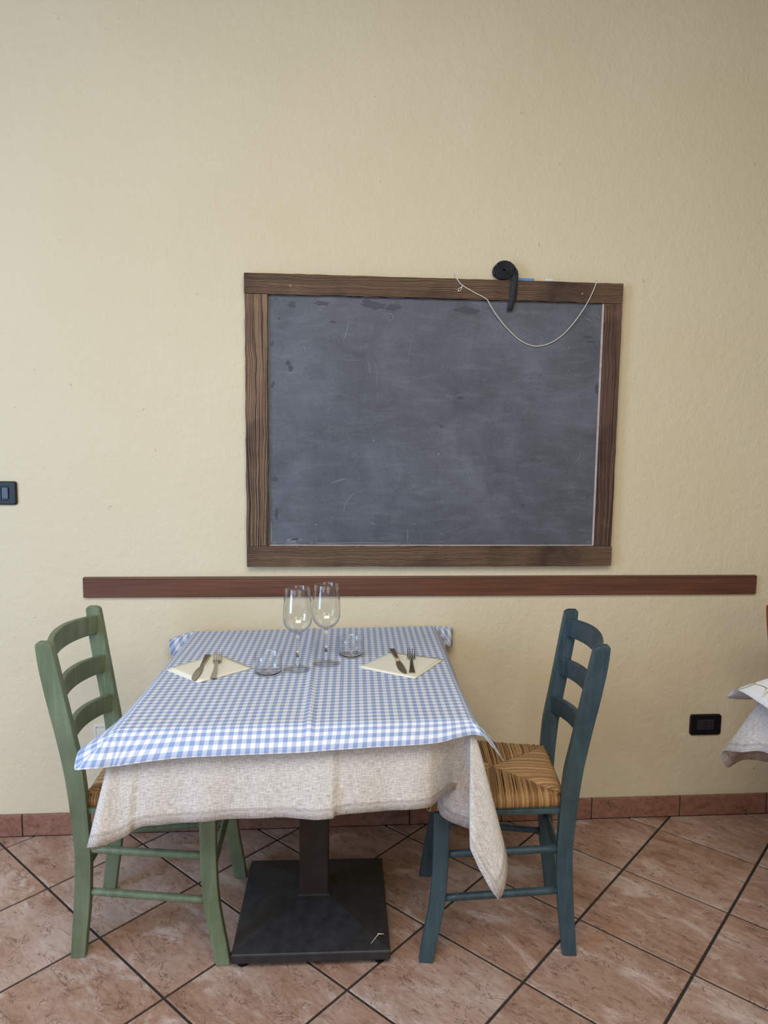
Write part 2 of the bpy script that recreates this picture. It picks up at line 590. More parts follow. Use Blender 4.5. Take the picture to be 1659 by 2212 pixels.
tile_mesh = None
hs = TS / 2 - GW / 2
for i in range(-16, 17):
    for j in range(-16, 22):
        cx = ox + TS * ((i + .5) * ei[0] + (j + .5) * ej[0])
        cy = oy + TS * ((i + .5) * ei[1] + (j + .5) * ej[1])
        if cy > 0.22 or cy < -2.75 or abs(cx - 0.1) > 2.25:
            continue
        loc = [(-hs, -hs), (hs, -hs), (hs, hs), (-hs, hs)]
        # local axes along ei/ej would mirror; use a plain rotation by th
        wp = [(cx + x * math.cos(th) - y * math.sin(th), cy + x * math.sin(th) + y * math.cos(th)) for x, y in loc]
        cut = max(p[1] for p in wp) > -0.002
        if cut:
            wp = clip(wp, 0, 1, -0.013)
            if len(wp) < 3:
                continue
            loc = [((x - cx) * math.cos(-th) - (y - cy) * math.sin(-th), (x - cx) * math.sin(-th) + (y - cy) * math.cos(-th)) for x, y in wp]
            o = obj('tile', poly_prism(loc, -0.0035, 0.0, 0.0012), M['tile'], fl)
        else:
            if tile_mesh is None:
                o = obj('tile', poly_prism(loc, -0.0035, 0.0, 0.0012), M['tile'], fl)
                tile_mesh = o.data
            else:
                o = obj('tile', tile_mesh, None, fl)
        o.location = (cx, cy, 0)
        o.rotation_euler = (0, 0, th)

bb = obj('baseboard_back', box_bm(-3.0, 3.2, -0.007, 0.0, 0.0, 0.078), M['grout'])
tag(bb, 'reddish terracotta skirting tiles along foot of wall', 'baseboard', kind='structure')
bl_, x0 = 0.3465, -1.243 - 0.3465 * 4
bm = box_bm(0.002, bl_ - 0.002, -0.0115, -0.001, 0.0, 0.0795, 0.0018, 2)
sk_mesh = None
for i in range(16):
    o = obj('tile', bm if sk_mesh is None else sk_mesh, M['skirt'] if sk_mesh is None else None, bb)
    sk_mesh = o.data
    o.location = (x0 + i * bl_, 0, 0)

# dado rail: a flat board with a rounded upper lip
prof = [(0.0, 0.0), (-0.014, 0.0), (-0.016, 0.003), (-0.016, 0.058), (-0.0155, 0.0600), (-0.0162, 0.0620), (-0.0165, 0.066), (-0.0145, 0.0695), (0.0, 0.0705)]
rings = [[(x, y, z) for y, z in prof] for x in (-1.004, 1.4245)]
rail = obj('trim_1', rings_bm(rings), M['rail'])
rail.location = (0, 0, 0.865)
tag(rail, 'long dark brown wooden rail fixed across wall below the chalkboard', 'trim', kind='structure')

# ------------------------------------------------------------------ chalkboard
cb = thing('chalkboard', (0.206, 0.0, 0.975), 'large slate chalkboard in weathered reclaimed wood frame hung on wall', 'chalkboard')
BX, BZ = 0.206, 0.975


def bpart(name, x0, x1, y0, y1, z0, z1, mat, bev=0.002, jit=0.0):
    """box part of the board; origin at its own middle so the grain differs"""
    cx, cz = (x0 + x1) / 2, (z0 + z1) / 2
    b = bmesh.new()
    nx, nz = max(2, int((x1 - x0) / 0.03)), max(2, int((z1 - z0) / 0.03))
    if jit:
        long_x = (x1 - x0) > (z1 - z0)
        n = nx if long_x else nz
        R = []
        for i in range(n + 1):
            f = i / n
            j1, j2 = [random.uniform(-jit, jit) for _ in range(2)]
            if long_x:
                x = x0 + (x1 - x0) * f - cx
                R.append([(x, y0, z0 - cz + j1), (x, y0, z1 - cz + j2), (x, y1, z1 - cz + j2), (x, y1, z0 - cz + j1)])
            else:
                z = z0 + (z1 - z0) * f - cz
                R.append([(x0 - cx + j1, y0, z), (x1 - cx + j2, y0, z), (x1 - cx + j2, y1, z), (x0 - cx + j1, y1, z)])
        b.free()
        b = rings_bm(R)
    else:
        b.free()
        b = box_bm(x0 - cx, x1 - cx, y0, y1, z0 - cz, z1 - cz, bev)
    o = obj(name, b, mat, cb)
    o.location = (cx - BX, 0, cz - BZ)
    if jit:
        bevel_mod(o, 0.0025, 2)
    return o


bpart('slate', -0.372, 0.792, -0.018, -0.002, 1.044, 1.904, M['slate'], 0.0)
bpart('frame_plank', -0.4455, 0.857, -0.033, -0.001, 1.9015, 1.969, M['wood_x'], jit=0.0008)
bpart('frame_plank', -0.4435, 0.859, -0.033, -0.001, 0.975, 1.0475, M['wood_x'], jit=0.0008)
bpart('frame_plank', -0.4440, -0.3690, -0.031, -0.001, 1.048, 1.901, M['wood_z'], jit=0.0012)
o = bpart('frame_plank', 0.7945, 0.8570, -0.031, -0.001, 1.048, 1.901, M['wood_d'], jit=0.0010)
bpart('bead', 0.788, 0.7945, -0.024, -0.018, 1.048, 1.901, M['ledge'], 0.001)
bpart('bead', -0.366, 0.788, -0.0225, -0.018, 1.0475, 1.0510, M['ledge'], 0.0008)


def bpt(px, py):
    """board fraction from the slate's measured corners"""
    v = (py - 640.0) / 538.0
    xl, xr = 577 + 5 * v, 1297 - 18 * v
    return (-0.369 + 1.156 * (px - xl) / (xr - xl), 1.9005 - 0.852 * v)


def ribbon(bm, pts, w, y):
    P = [Vector((p[0], 0, p[1])) for p in pts]
    L = []
    for i, p in enumerate(P):
        t = (P[min(i + 1, len(P) - 1)] - P[max(0, i - 1)]).normalized()
        s = Vector((-t.z, 0, t.x)) * w / 2 * (0.5 if i in (0, len(P) - 1) else 1.0)
        L.append((bm.verts.new((p.x + s.x - BX, y, p.z + s.z - BZ)), bm.verts.new((p.x - s.x - BX, y, p.z - s.z - BZ))))
    for a, b in zip(L[:-1], L[1:]):
        bm.faces.new((a[0], a[1], b[1], b[0]))


bm = bmesh.new()
strokes = [
    ([(748, 690), (745, 705), (741, 719), (735, 733)], 1.3), ([(790, 774), (792, 788), (793, 801)], 1.4),
    ([(654, 745), (656, 753), (658, 760)], 1.0), ([(726, 772), (760, 773), (782, 772.5)], 0.8),
    ([(717, 722), (717, 745)], 0.8), ([(700, 733), (707, 728)], 1.6), ([(584, 742), (586, 736), (581, 731)], 1.4),
    ([(883, 715), (878, 750), (874, 772)], 0.7), ([(806, 780), (808, 820), (807, 830)], 0.7),
    ([(824, 678), (828, 674), (836, 672), (842, 677), (841, 684), (833, 687), (828, 683), (838, 675)], 0.9),
    ([(587, 1125), (588, 1150), (587, 1172), (596, 1173)], 2.2), ([(667, 1173), (676, 1172)], 2.4),
    ([(681, 1162), (682, 1173), (720, 1173), (760, 1172), (800, 1172), (862, 1173)], 1.6), ([(870, 1173), (882, 1173)], 2.0),
    ([(875, 1143), (876, 1158), (875, 1172)], 1.4), ([(739, 1105), (741, 1090), (748, 1075), (761, 1061)], 1.1),
    ([(713, 1040), (725, 1034), (743, 1029)], 1.8), ([(722, 1039), (740, 1031)], 1.2), ([(715, 1118), (720, 1111)], 1.4),
    ([(797, 1124), (800, 1130), (806, 1131)], 1.4), ([(789, 1116), (806, 1117)], 0.8),
    ([(1261, 671), (1268, 674), (1275, 679)], 1.6), ([(1288, 664), (1292, 668), (1293, 672)], 1.6),
    ([(964, 717), (980, 714), (990, 713)], 0.6), ([(1208, 815), (1225, 818), (1238, 822)], 0.6), ([(1165, 712), (1166, 732)], 0.6),
    ([(1253, 968), (1248, 982), (1240, 992)], 1.2), ([(1018, 797), (1026, 795)], 1.2), ([(1268, 1172), (1276, 1168), (1274, 1174)], 2.0),
    ([(900, 1010), (960, 1008)], 0.6), ([(690, 1066), (700, 1080)], 0.8), ([(915, 945), (920, 938)], 1.4),
]
for pl, w in strokes:
    ribbon(bm, [bpt(*p) for p in pl], w * 0.00105, -0.01825)
# scribbled corner patch and faint wiping scratches
for i in range(26):
    y = 1164 + random.random() * 13
    x = 614 + random.random() * 14 + (1177 - y) * 0.2
    ribbon(bm, [bpt(x, y), bpt(x + 12, y - 1.5), bpt(x + 22, y - 1)], 0.0011, -0.01825)
for i in range(46):
    x, y = random.uniform(600, 1260), random.uniform(660, 1150)
    a, l = random.choice([0.9, 1.3, 2.2, 0.1]) + random.uniform(-.4, .4), random.uniform(6, 34)
    ribbon(bm, [bpt(x, y), bpt(x + l * .5 * math.cos(a) + random.uniform(-2, 2), y + l * .5 * math.sin(a)), bpt(x + l * math.cos(a), y + l * math.sin(a))], 0.0005, -0.01820)
o = obj('chalk_strokes', bm, M['chalkline'], cb)
o['kind'] = 'stuff'
o['label'] = 'faint white chalk strokes left on slate'

bm = bmesh.new()


def blob(px, py, rx, ry, ang=0.0, n=22, rag=0.28):
    pts = []
    rag = 0.05 if rx < 7 else rag
    for k in range(n):
        r = 1 + random.uniform(-rag, rag)
        x, y = rx * r * math.cos(2 * PI * k / n), ry * r * math.sin(2 * PI * k / n)
        X, Z = bpt(px + x * math.cos(ang) - y * math.sin(ang), py + x * math.sin(ang) + y * math.cos(ang))
        pts.append(bm.verts.new((X - BX, -0.01810, Z - BZ)))
    bm.faces.new(pts[::-1])


for a in [(620.5, 782, 5.5, 5.5), (626, 793, 5.2, 6.5), (595, 646, 3, 2), (628, 659, 8, 7), (714, 693, 6, 3, 0.1), (601, 689, 3, 3),
          (598, 1108, 4, 13, 0.05), (594, 1032, 7, 5), (586, 740, 4, 7), (589, 828, 3, 8, 0.3), (800, 655, 26, 9, 0.15), (842, 659, 18, 7, -0.1), (690, 655, 16, 5),
          (1268, 712, 11, 3.2, 0.05), (1274, 722, 9, 2.6, 0.05), (1288, 825, 4, 12), (1271, 1068, 3.5, 3), (1268, 1062, 1.8, 2), (1273, 1058, 1.6, 2), (1126, 1087, 3.5, 4.5),
          (1163, 797, 1.4, 2.4), (1000, 662, 26, 8, 0.1), (988, 850, 8, 4), (947, 912, 6, 3, 0.6)]:
    blob(*a)
o = obj('damp_spots', bm, M['smudge'], cb)
o['kind'] = 'stuff'
o['label'] = 'dark finger marks on slate'

for (px, py, r) in ((624, 612, 0.0052), (1254, 635, 0.0042)):
    X = -0.4455 + 1.3025 * (px - 527) / 819
    o = obj('peg', lathe_bm([(0, 0), (r, 0), (r, 0.0012), (r * 0.8, 0.002), (0, 0.002)], 14), M['peg'], cb)
    o.rotation_euler = (PI / 2, 0, 0)
    o.location = (X - BX, -0.0328, 1.930 - BZ)
for X, ln in ((0.265, 0.016), (0.7605, 0.010)):
    obj('nail', tube([(X - BX, -0.028, 1.9685 - BZ), (X - BX - 0.001, -0.029, 1.9685 + ln - BZ)], 0.0011, 6), M['steel_dark'], cb)

# string drooping from the two nails
sp = [(0.2655, -0.0310, 1.9760), (0.272, -0.0362, 1.9655), (0.290, -0.0365, 1.9465), (0.330, -0.0365, 1.925), (0.3745, -0.0365, 1.9030), (0.392, -0.034, 1.8780),
      (0.420, -0.0295, 1.8420), (0.4555, -0.026, 1.8050), (0.500, -0.0235, 1.7690), (0.551, -0.0230, 1.7505), (0.602, -0.0235, 1.7600), (0.645, -0.0250, 1.7870),
      (0.682, -0.028, 1.8270), (0.714, -0.033, 1.8740), (0.735, -0.0365, 1.9120), (0.752, -0.0365, 1.9520), (0.7600, -0.0310, 1.9735)]


def smooth_path(P, n=6):
    out = []
    ts = list(range(len(P)))
    for i in range((len(P) - 1) * n + 1):
        a = i / n
        k = min(int(a), len(P) - 2)
        f = a - k
        p0, p1, p2, p3 = [Vector(P[max(0, min(len(P) - 1, k + d))]) for d in (-1, 0, 1, 2)]
        out.append(0.5 * ((2 * p1) + (p2 - p0) * f + (2 * p0 - 5 * p1 + 4 * p2 - p3) * f * f + (3 * p1 - p0 - 3 * p2 + p3) * f**3))
    return out


st = thing('hanging_string', (0.2655, -0.031, 1.9505), 'thin white string drooping in a loop across top of chalkboard', 'string')
sb = Vector(st.location)
obj('cord', tube([p - sb for p in smooth_path(sp)], 0.0016, 6), M['string'], st, True)
lp = [(0.2905, -0.0370, 1.9460), (0.288, -0.0370, 1.9400), (0.281, -0.0370, 1.9370), (0.2755, -0.0370, 1.9310), (0.2775, -0.0370, 1.9265), (0.283, -0.0370, 1.9290), (0.287, -0.0370, 1.9360), (0.2905, -0.0370, 1.9450)]
obj('knot_loop', tube([p - sb for p in smooth_path(lp, 4)], 0.0013, 6), M['string'], st, True)

# rolled black strap lying on the frame
rl = thing('rolled_strap', (0.435, -0.018, 1.9695), 'rolled up black fabric strap with loose end hanging over chalkboard frame', 'strap')
bm = bmesh.new()
turns, R0, R1, tk = 8.5, 0.004, 0.0335, 0.0021
NS = 240
inn, outr = [], []
for i in range(NS + 1):
    f = i / NS
    a = f * turns * 2 * PI + 0.6
    r = R0 + (R1 - R0) * f
    for lst, rr in ((inn, r - tk / 2), (outr, r + tk / 2)):
        ex = 1.03 + 0.04 * math.sin(2 * a + 1.0)
        lst.append((rr * ex * math.cos(a), rr * 0.94 * ex * math.sin(a) + 0.0335))
V = []
for i in range(NS + 1):
    yo = -0.0135 + 0.0015 * math.sin(i * 0.11)
    V.append([bm.verts.new((inn[i][0], yo, inn[i][1])), bm.verts.new((outr[i][0], yo, outr[i][1])),
              bm.verts.new((outr[i][0], 0.013, outr[i][1])), bm.verts.new((inn[i][0], 0.013, inn[i][1]))])
for a, b in zip(V[:-1], V[1:]):
    for k in range(4):
        j = (k + 1) % 4
        bm.faces.new((a[k], a[j], b[j], b[k]))
bm.faces.new(V[0])
bm.faces.new(V[-1][::-1])
bmesh.ops.recalc_face_normals(bm, faces=bm.faces[:])
obj('roll', bm, M['strap'], rl, True)
# tail: leaves the roll on the right and falls in front of the frame, twisting to face the room
tail = [((0.018, 0.000, 0.0610), (0.0, 1), 0.026), ((0.0310, -0.002, 0.0480), (0.15, 1), 0.026), ((0.0385, -0.006, 0.0300), (0.5, 1), 0.025), ((0.0365, -0.013, 0.0120), (0.9, 0.8), 0.022),
        ((0.0330, -0.0185, -0.0080), (1, 0.2), 0.0215), ((0.0320, -0.0188, -0.0400), (1, 0.1), 0.0215), ((0.0300, -0.0185, -0.0640), (1, 0.1), 0.0200), ((0.0265, -0.0150, -0.0800), (1, 0.2), 0.0170), ((0.0225, -0.0120, -0.1040), (1, 0.25), 0.0150)]
bm = bmesh.new()
TP = [Vector(t[0]) for t in tail]
rr = []
for i, (p, d, w) in enumerate(tail):
    dv = Vector((d[0], -d[1] if i < 3 else d[1] * -0.6, 0)).normalized() * w * 0.60
    tt = (TP[min(i + 1, len(TP) - 1)] - TP[max(i - 1, 0)]).normalized()
    nn = dv.cross(tt).normalized() * 0.0008
    p = Vector(p)
    sl = Vector((0, 0, -0.003)) if i == len(tail) - 1 else Vector((0, 0, 0))
    rr.append([p - dv - nn, p + dv - nn - sl, p + dv + nn - sl, p - dv + nn])
for i in range(3, len(rr)):
    pass
b2 = rings_bm(rr)
obj('loose_end', b2, M['strap'], rl, True)
bm.free()

c1 = obj('blue_chalk_stick', box_bm(-0.029, 0.029, -0.005, 0.005, 0, 0.0095, 0.0018), M['bluechalk'])
c1.location = (0.513, -0.020, 1.9695)
tag(c1, 'blue chalk stick resting on chalkboard frame beside black strap', 'chalk')
c2 = obj('white_chalk_piece', rings_bm([[(x, 0.0055 * k * math.cos(a), 0.0058 + 0.0055 * k * math.sin(a)) for a in [2 * PI * i / 10 for i in range(10)]] for x, k in ((-0.017, 0.55), (-0.0145, 0.9), (-0.01, 1.0), (0.016, 1.0), (0.017, 0.9))]), M['whitechalk'], None, True)
c2.location = (0.597, -0.020, 1.9695)
tag(c2, 'short white chalk piece resting on chalkboard frame', 'chalk')


# ------------------------------------------------------------------ switches and sockets
def rrect(w, h, r, bow=0.0, n=6):
    pts = []
    for cx, cz, a0 in ((w / 2 - r, h / 2 - r, 0), (-w / 2 + r, h / 2 - r, 90), (-w / 2 + r, -h / 2 + r, 180), (w / 2 - r, -h / 2 + r, 270)):
        for k in range(n + 1):
            a = math.radians(a0 + 90 * k / n)
            x, z = cx + r * math.cos(a), cz + r * math.sin(a)
            pts.append((x + (bow * (1 - (2 * z / h) ** 2) if x > 0 else -bow * (1 - (2 * z / h) ** 2)), z))
    return pts


def plate(parent, w, h, r, t, mat, win=None, bow=0.002, name='plate'):
    P = rrect(w, h, r, bow)
    rings = []
    for y, s in ((0.0, 1.0), (-t * 0.6, 1.0), (-t * 0.92, 0.975), (-t, 0.93)):
        rings.append([(x * s, y, z * (1 - (1 - s) * w / h)) for x, z in P])
    if win:
        q = rrect(win[0], win[1], 0.0015, 0)
        rings.append([(x, -t, z) for x, z in q])
        rings.append([(x, -t * 0.55, z) for x, z in q])
    return obj(name, rings_bm(rings), mat, parent)


def face_box(parent, name, cx, cz, w, h, y0, y1, mat, bev=0.0008):
    return obj(name, box_bm(cx - w / 2, cx + w / 2, y0, y1, cz - h / 2, cz + h / 2, bev), mat, parent)


sw = thing('light_switch', (-1.2755, 0, 1.2255), 'black light switch plate with grey rockers on wall', 'switch')
plate(sw, 0.120, 0.080, 0.008, 0.011, M['black'], (0.076, 0.052))
face_box(sw, 'frame_bar', 0, 0.0235, 0.074, 0.0035, -0.0085, -0.006, M['blackmatt'])
face_box(sw, 'frame_bar', 0, -0.0235, 0.074, 0.0035, -0.0085, -0.006, M['blackmatt'])
for k in (-1, 0, 1):
    face_box(sw, 'rocker', k * 0.0240, 0, 0.0215, 0.039, -0.0125, -0.006, M['rocker'], 0.0015)

so = thing('wall_socket', (1.267, 0, 0.3595), 'black three-pin wall socket low on wall', 'socket')
plate(so, 0.120, 0.080, 0.009, 0.010, M['black'], (0.072, 0.045))
face_box(so, 'module', 0, -0.001, 0.0685, 0.040, -0.0072, -0.005, M['blackmatt'])
face_box(so, 'module_lip', 0, 0.0195, 0.0685, 0.0016, -0.0082, -0.0065, M['rocker'], 0.0004)
for k in (-1, 0, 1):
    o = obj('pin_hole', lathe_bm([(0, 0), (0.0023, 0), (0.0023, 0.0006), (0, 0.0006)], 12), M['hole'], so)
    o.rotation_euler = (PI / 2, 0, 0)
    o.location = (0, -0.0072, -0.001 + k * 0.0115)

wo = thing('covered_socket', (-0.928, 0, 0.369), 'ivory wall socket with flap cover behind the green chair', 'socket')
plate(wo, 0.116, 0.080, 0.006, 0.010, M['white'], (0.100, 0.058), 0.0)
face_box(wo, 'flap', -0.002, -0.003, 0.094, 0.050, -0.0115, -0.0055, M['white'], 0.002)
face_box(wo, 'flap_lip', -0.028, 0.011, 0.020, 0.0014, -0.0126, -0.0112, M['white'], 0.0005)
face_box(wo, 'hinge', -0.002, 0.0235, 0.094, 0.003, -0.0105, -0.0055, M['white'], 0.001)

# ------------------------------------------------------------------ chairs
ZB = [0.0, 0.05, 0.16, 0.24, 0.32, 0.41, 0.53, 0.64, 0.77, 0.86, 0.893]
XB = [-0.0160, -0.0110, 0.0005, 0.007, 0.0105, 0.007, -0.002, -0.018, -0.041, -0.0535, -0.0555]
XF = [0.0225, 0.0285, 0.0430, 0.0490, 0.0525, 0.0510, 0.0455, 0.0280, 0.0060, -0.0090, -0.0150]
FZ = [0.0, 0.05, 0.10, 0.16, 0.21, 0.26, 0.34, 0.440]
FB = [0.3840, 0.3760, 0.3665, 0.3565, 0.3515, 0.3485, 0.3465, 0.3465]
FF = [0.4230, 0.4165, 0.4080, 0.3985, 0.3935, 0.3910, 0.3895, 0.3895]


def hw(z):
    return 0.137 + 0.0596 * z


def post_bm(s):
    rings = []
    N = 34
    for i in range(N + 1):
        z = 0.893 * i / N
        a, b = curve(ZB, XB, z), curve(ZB, XF, z)
        c = s * hw(z)
        rings.append([(a, c - 0.0135, z), (b, c - 0.0135, z), (b, c + 0.0135, z), (a, c + 0.0135, z)])
    # softly rounded head, higher at the back edge
    c = s * hw(0.893)
    a, b = XB[-1], XF[-1]
    for ca, cb, dz in ((0.0006, 0.0030, 0.0035), (0.0020, 0.0085, 0.0066), (0.0050, 0.0165, 0.0086)):
        rings.append([(x, c + y, 0.893 + dz) for x, y in ((a + ca, -0.0135), (b - cb, -0.0135), (b - cb, 0.0135), (a + ca, 0.0135))])
    return rings_bm(rings)


def leg_bm(s):
    rings = []
    for i in range(19):
        z = 0.437 * i / 18
        a, b = curve(FZ, FB, z), curve(FZ, FF, z)
        c = s * (0.192 + 0.004 * (z / 0.44))
        rings.append([(a, c - 0.0135, z), (b, c - 0.0135, z), (b, c + 0.0135, z), (a, c + 0.0135, z)])
    return rings_bm(rings)


def slat_bm(z0, z1, crown):
    rings = []
    N = 20
    zc = (z0 + z1) / 2
    W = hw(zc) - 0.0125
    xm = curve(ZB, XF, zc) - 0.0150
    for i in range(N + 1):
        t = -1 + 2 * i / N
        y = t * W
        k = 1 - t * t
        x = xm - 0.040 * k
        up_ = crown * k
        tl = -0.20  # backward lean of the slat
        rings.append([(x - 0.0085 - tl * (z0 - zc), y, z0 + up_ * 0.6), (x + 0.0085 - tl * (z0 - zc) * -1 * -1, y, z0 + up_ * 0.6),
                      (x + 0.0085 + tl * (z1 - zc), y, z1 + up_), (x - 0.0085 + tl * (z1 - zc), y, z1 + up_)])
    return rings_bm(rings)


SEAT_C = [(0.040, -0.150), (0.402, -0.203), (0.402, 0.203), (0.040, 0.150)]


def seat_core():
    def ring(s, z):
        cx, cy = 0.22, 0.0
        return [(cx + (x - cx) * s, cy + (y - cy) * s, z) for x, y in SEAT_C]
    b = rings_bm([ring(0.95, 0.440), ring(0.975, 0.446), ring(0.975, 0.464), ring(0.95, 0.4685), ring(0.5, 0.4670)])
    return b


def rush_bm():
    bm = bmesh.new()
    ap = Vector((0.215, 0.0))
    cs = [Vector(c) for c in SEAT_C]
    rnd = random.Random(3)
    for k in range(4):
        a, b = cs[k], cs[(k + 1) % 4]
        out = Vector(((b - a).y, -(b - a).x)).normalized()
        L = (b - a).length
        n = int(L / 0.0040)
        for i in range(n):
            u = (i + 0.5) / n
            rp = a.lerp(b, u)
            mid = a.lerp(b, 0.5)
            sp_ = a.lerp(ap, u * 2) if u < 0.5 else b.lerp(ap, (1 - u) * 2)
            d = sp_ - rp
            j = rnd.uniform(-0.0006, 0.0006)
            z = rnd.uniform(-0.0009, 0.0012)
            wob = (b - a).normalized() * rnd.uniform(-0.0016, 0.0016)
            rad = rnd.uniform(0.0017, 0.0025)
            pts = []
            e = rp + out * (0.0 + j)
            pts.append((e.x, e.y, 0.4375))
            e2 = rp + out * (0.0055 + j)
            pts.append((e2.x, e2.y, 0.4450))
            pts.append((e2.x, e2.y, 0.4600 + z))
            e3 = rp - out * 0.004
            pts.append((e3.x, e3.y, 0.4710 + z))
            ln = d.length
            for f in (0.12, 0.4, 0.7, 1.0):
                q = rp + d * f + wob * math.sin(PI * f)
                zz = 0.4735 + z + 0.003 * math.sin(PI * min(1, f * 1.1)) * min(1, ln / 0.1) - (0.0025 if f == 1.0 else 0)
                pts.append((q.x, q.y, zz))
            tube_into(bm, pts, rad, 5, cap=False)
    bmesh.ops.recalc_face_normals(bm, faces=bm.faces[:])
    return bm


def rod(p, q, r):
    p, q = Vector(p), Vector(q)
    return tube([p, p.lerp(q, 0.12), p.lerp(q, 0.3), p.lerp(q, 0.7), p.lerp(q, 0.88), q], [r * 0.86, r * 0.95, r, r, r * 0.95, r * 0.86], 12)


def make_chair(loc, rz, paint, label, name='dining_chair'):
    t = thing(name, loc, label, 'chair', None, rz)
    for s in (-1, 1):
        bevel_mod(obj('back_post', post_bm(s), paint, t), 0.0035, 2)
        bevel_mod(obj('leg', leg_bm(s), paint, t), 0.003, 2)
    for z0, z1, cr in ((0.820, 0.877, 0.012), (0.701, 0.755, 0.010), (0.580, 0.633, 0.010)):
        bevel_mod(obj('slat', slat_bm(z0, z1, cr), paint, t), 0.003, 2)
    # seat rails seen under the rush
    zr0, zr1 = 0.4245, 0.4385
    for s in (-1, 1):
        a, b = (0.048, s * 0.158), (0.352, s * 0.196)
        w = 0.009
        bevel_mod(obj('seat_rail', rings_bm([[(x, y - w, zr0), (x, y + w, zr0), (x, y + w, zr1), (x, y - w, zr1)] for x, y in (a, b)]), paint, t), 0.002)
    for x, y in ((0.030, 0.149), (0.368, 0.182)):
        obj('seat_rail', box_bm(x - 0.009, x + 0.009, -y, y, zr0, zr1, 0.002), paint, t)
    seat = obj('seat', seat_core(), M['seatpad'], t)
    w = obj('rush_weave', rush_bm(), M['rush'], seat, True)
    w['kind'] = 'stuff'
    w['label'] = 'golden brown woven rush strands'
    for s in (-1, 1):
        for z in (0.316, 0.190):
            yr, yf = s * hw(z), s * 0.194
            obj('stretcher', rod((0.040, yr, z + 0.004), (0.362, yf, z - 0.004), 0.0105), paint, t, True)
    obj('stretcher', rod((0.028, -hw(0.25) + 0.008, 0.252), (0.028, hw(0.25) - 0.008, 0.252), 0.0105), paint, t, True)
    # flat front board, gently arched
    rr = []
    for i in range(13):
        f = -1 + i / 6
        rr.append([(0.362, f * 0.186, 0.335 + 0.012 * (1 - f * f)), (0.376, f * 0.186, 0.335 + 0.012 * (1 - f * f)), (0.376, f * 0.186, 0.385), (0.362, f * 0.186, 0.385)])
    bevel_mod(obj('front_board', rings_bm(rr), paint, t), 0.002)
    obj('stretcher', rod((0.370, -0.186, 0.246), (0.370, 0.186, 0.246), 0.0105), paint, t, True)
    return t


make_chair((-0.845, -0.48, 0), 0.0, M['green'], 'sage green ladder-back chair with woven rush seat')
make_chair((0.535, -0.558, 0), math.atan2(0.130, -0.9915), M['blue'], 'petrol blue ladder-back chair with woven rush seat')
make_chair((1.464, -0.385, 0), -PI / 2, M['red'], 'red ladder-back chair behind table with floral cloth')

# ------------------------------------------------------------------ tables
FLc, FRc, BRc, BLc = (-0.644, -0.906), (0.185, -0.880), (0.216, -0.033), (-0.618, -0.077)


def inset(quad, d):
    cx = sum(p[0] for p in quad) / 4
    cy = sum(p[1] for p in quad) / 4
    out = []
    for x, y in quad:
        v = Vector((x - cx, y - cy))
        v *= (v.length - d * 1.414) / v.length
        out.append((cx + v.x, cy + v.y))
    return out


def make_table(base_c, rz, quad, label):
    t = thing('dining_table', (base_c[0], base_c[1], 0), label, 'table')
    q = [(x - base_c[0], y - base_c[1]) for x, y in inset(quad, 0.012)]
    bevel_mod(obj('tabletop', poly_prism(q, 0.730, 0.7570), M['tabletop'], t), 0.003)
    c, s = math.cos(rz), math.sin(rz)

    def rot(p):
        return (p[0] * c - p[1] * s, p[0] * s + p[1] * c, p[2])

    def sq(h, z):
        return [rot(p) for p in ((-h, -h, z), (h, -h, z), (h, h, z), (-h, h, z))]
    bevel_mod(obj('base', rings_bm([sq(0.2135, 0.0185), sq(0.2145, 0.022), sq(0.2145, 0.041), sq(0.2125, 0.0445), sq(0.046, 0.094)]), M['iron'], t), 0.0012, 1)
    bevel_mod(obj('column', rings_bm([sq(0.0425, 0.086), sq(0.0425, 0.725)]), M['column'], t), 0.004, 2)
    obj('weld_collar', rings_bm([sq(0.0470, 0.0925), sq(0.0455, 0.0965), sq(0.0428, 0.0985)]), M['iron'], t)
    obj('top_plate', rings_bm([sq(0.16, 0.720), sq(0.16, 0.7305)]), M['iron'], t)
    for sx in (-1, 1):
        for sy in (-1, 1):
            o = obj('foot', lathe_bm([(0, 0), (0.015, 0), (0.0165, 0.003), (0.0165, 0.012), (0.012, 0.0190), (0, 0.0190)], 18), M['rubber'], t, True)
            o.location = rot((sx * 0.186, sy * 0.186, 0.0))
    return t


make_table((-0.199, -0.4935), math.radians(-1.2), [FLc, FRc, BRc, BLc], 'square pedestal table with black pyramid base under blue gingham cloth')
T2 = [(1.105, -1.445), (1.935, -1.42), (1.960, -0.575), (1.130, -0.600)]
make_table((1.532, -1.01), 0.0, T2, 'pedestal table under white floral cloth')

tp = obj('broken_toothpick', tube([(-0.041, -0.690, 0.0512), (-0.022, -0.668, 0.0580), (-0.019, -0.665, 0.0602), (-0.004, -0.661, 0.0560)], [0.0006, 0.0010, 0.0018, 0.0008], 6), M['wick'])
tag(tp, 'broken white toothpick lying on the black table base', 'toothpick')


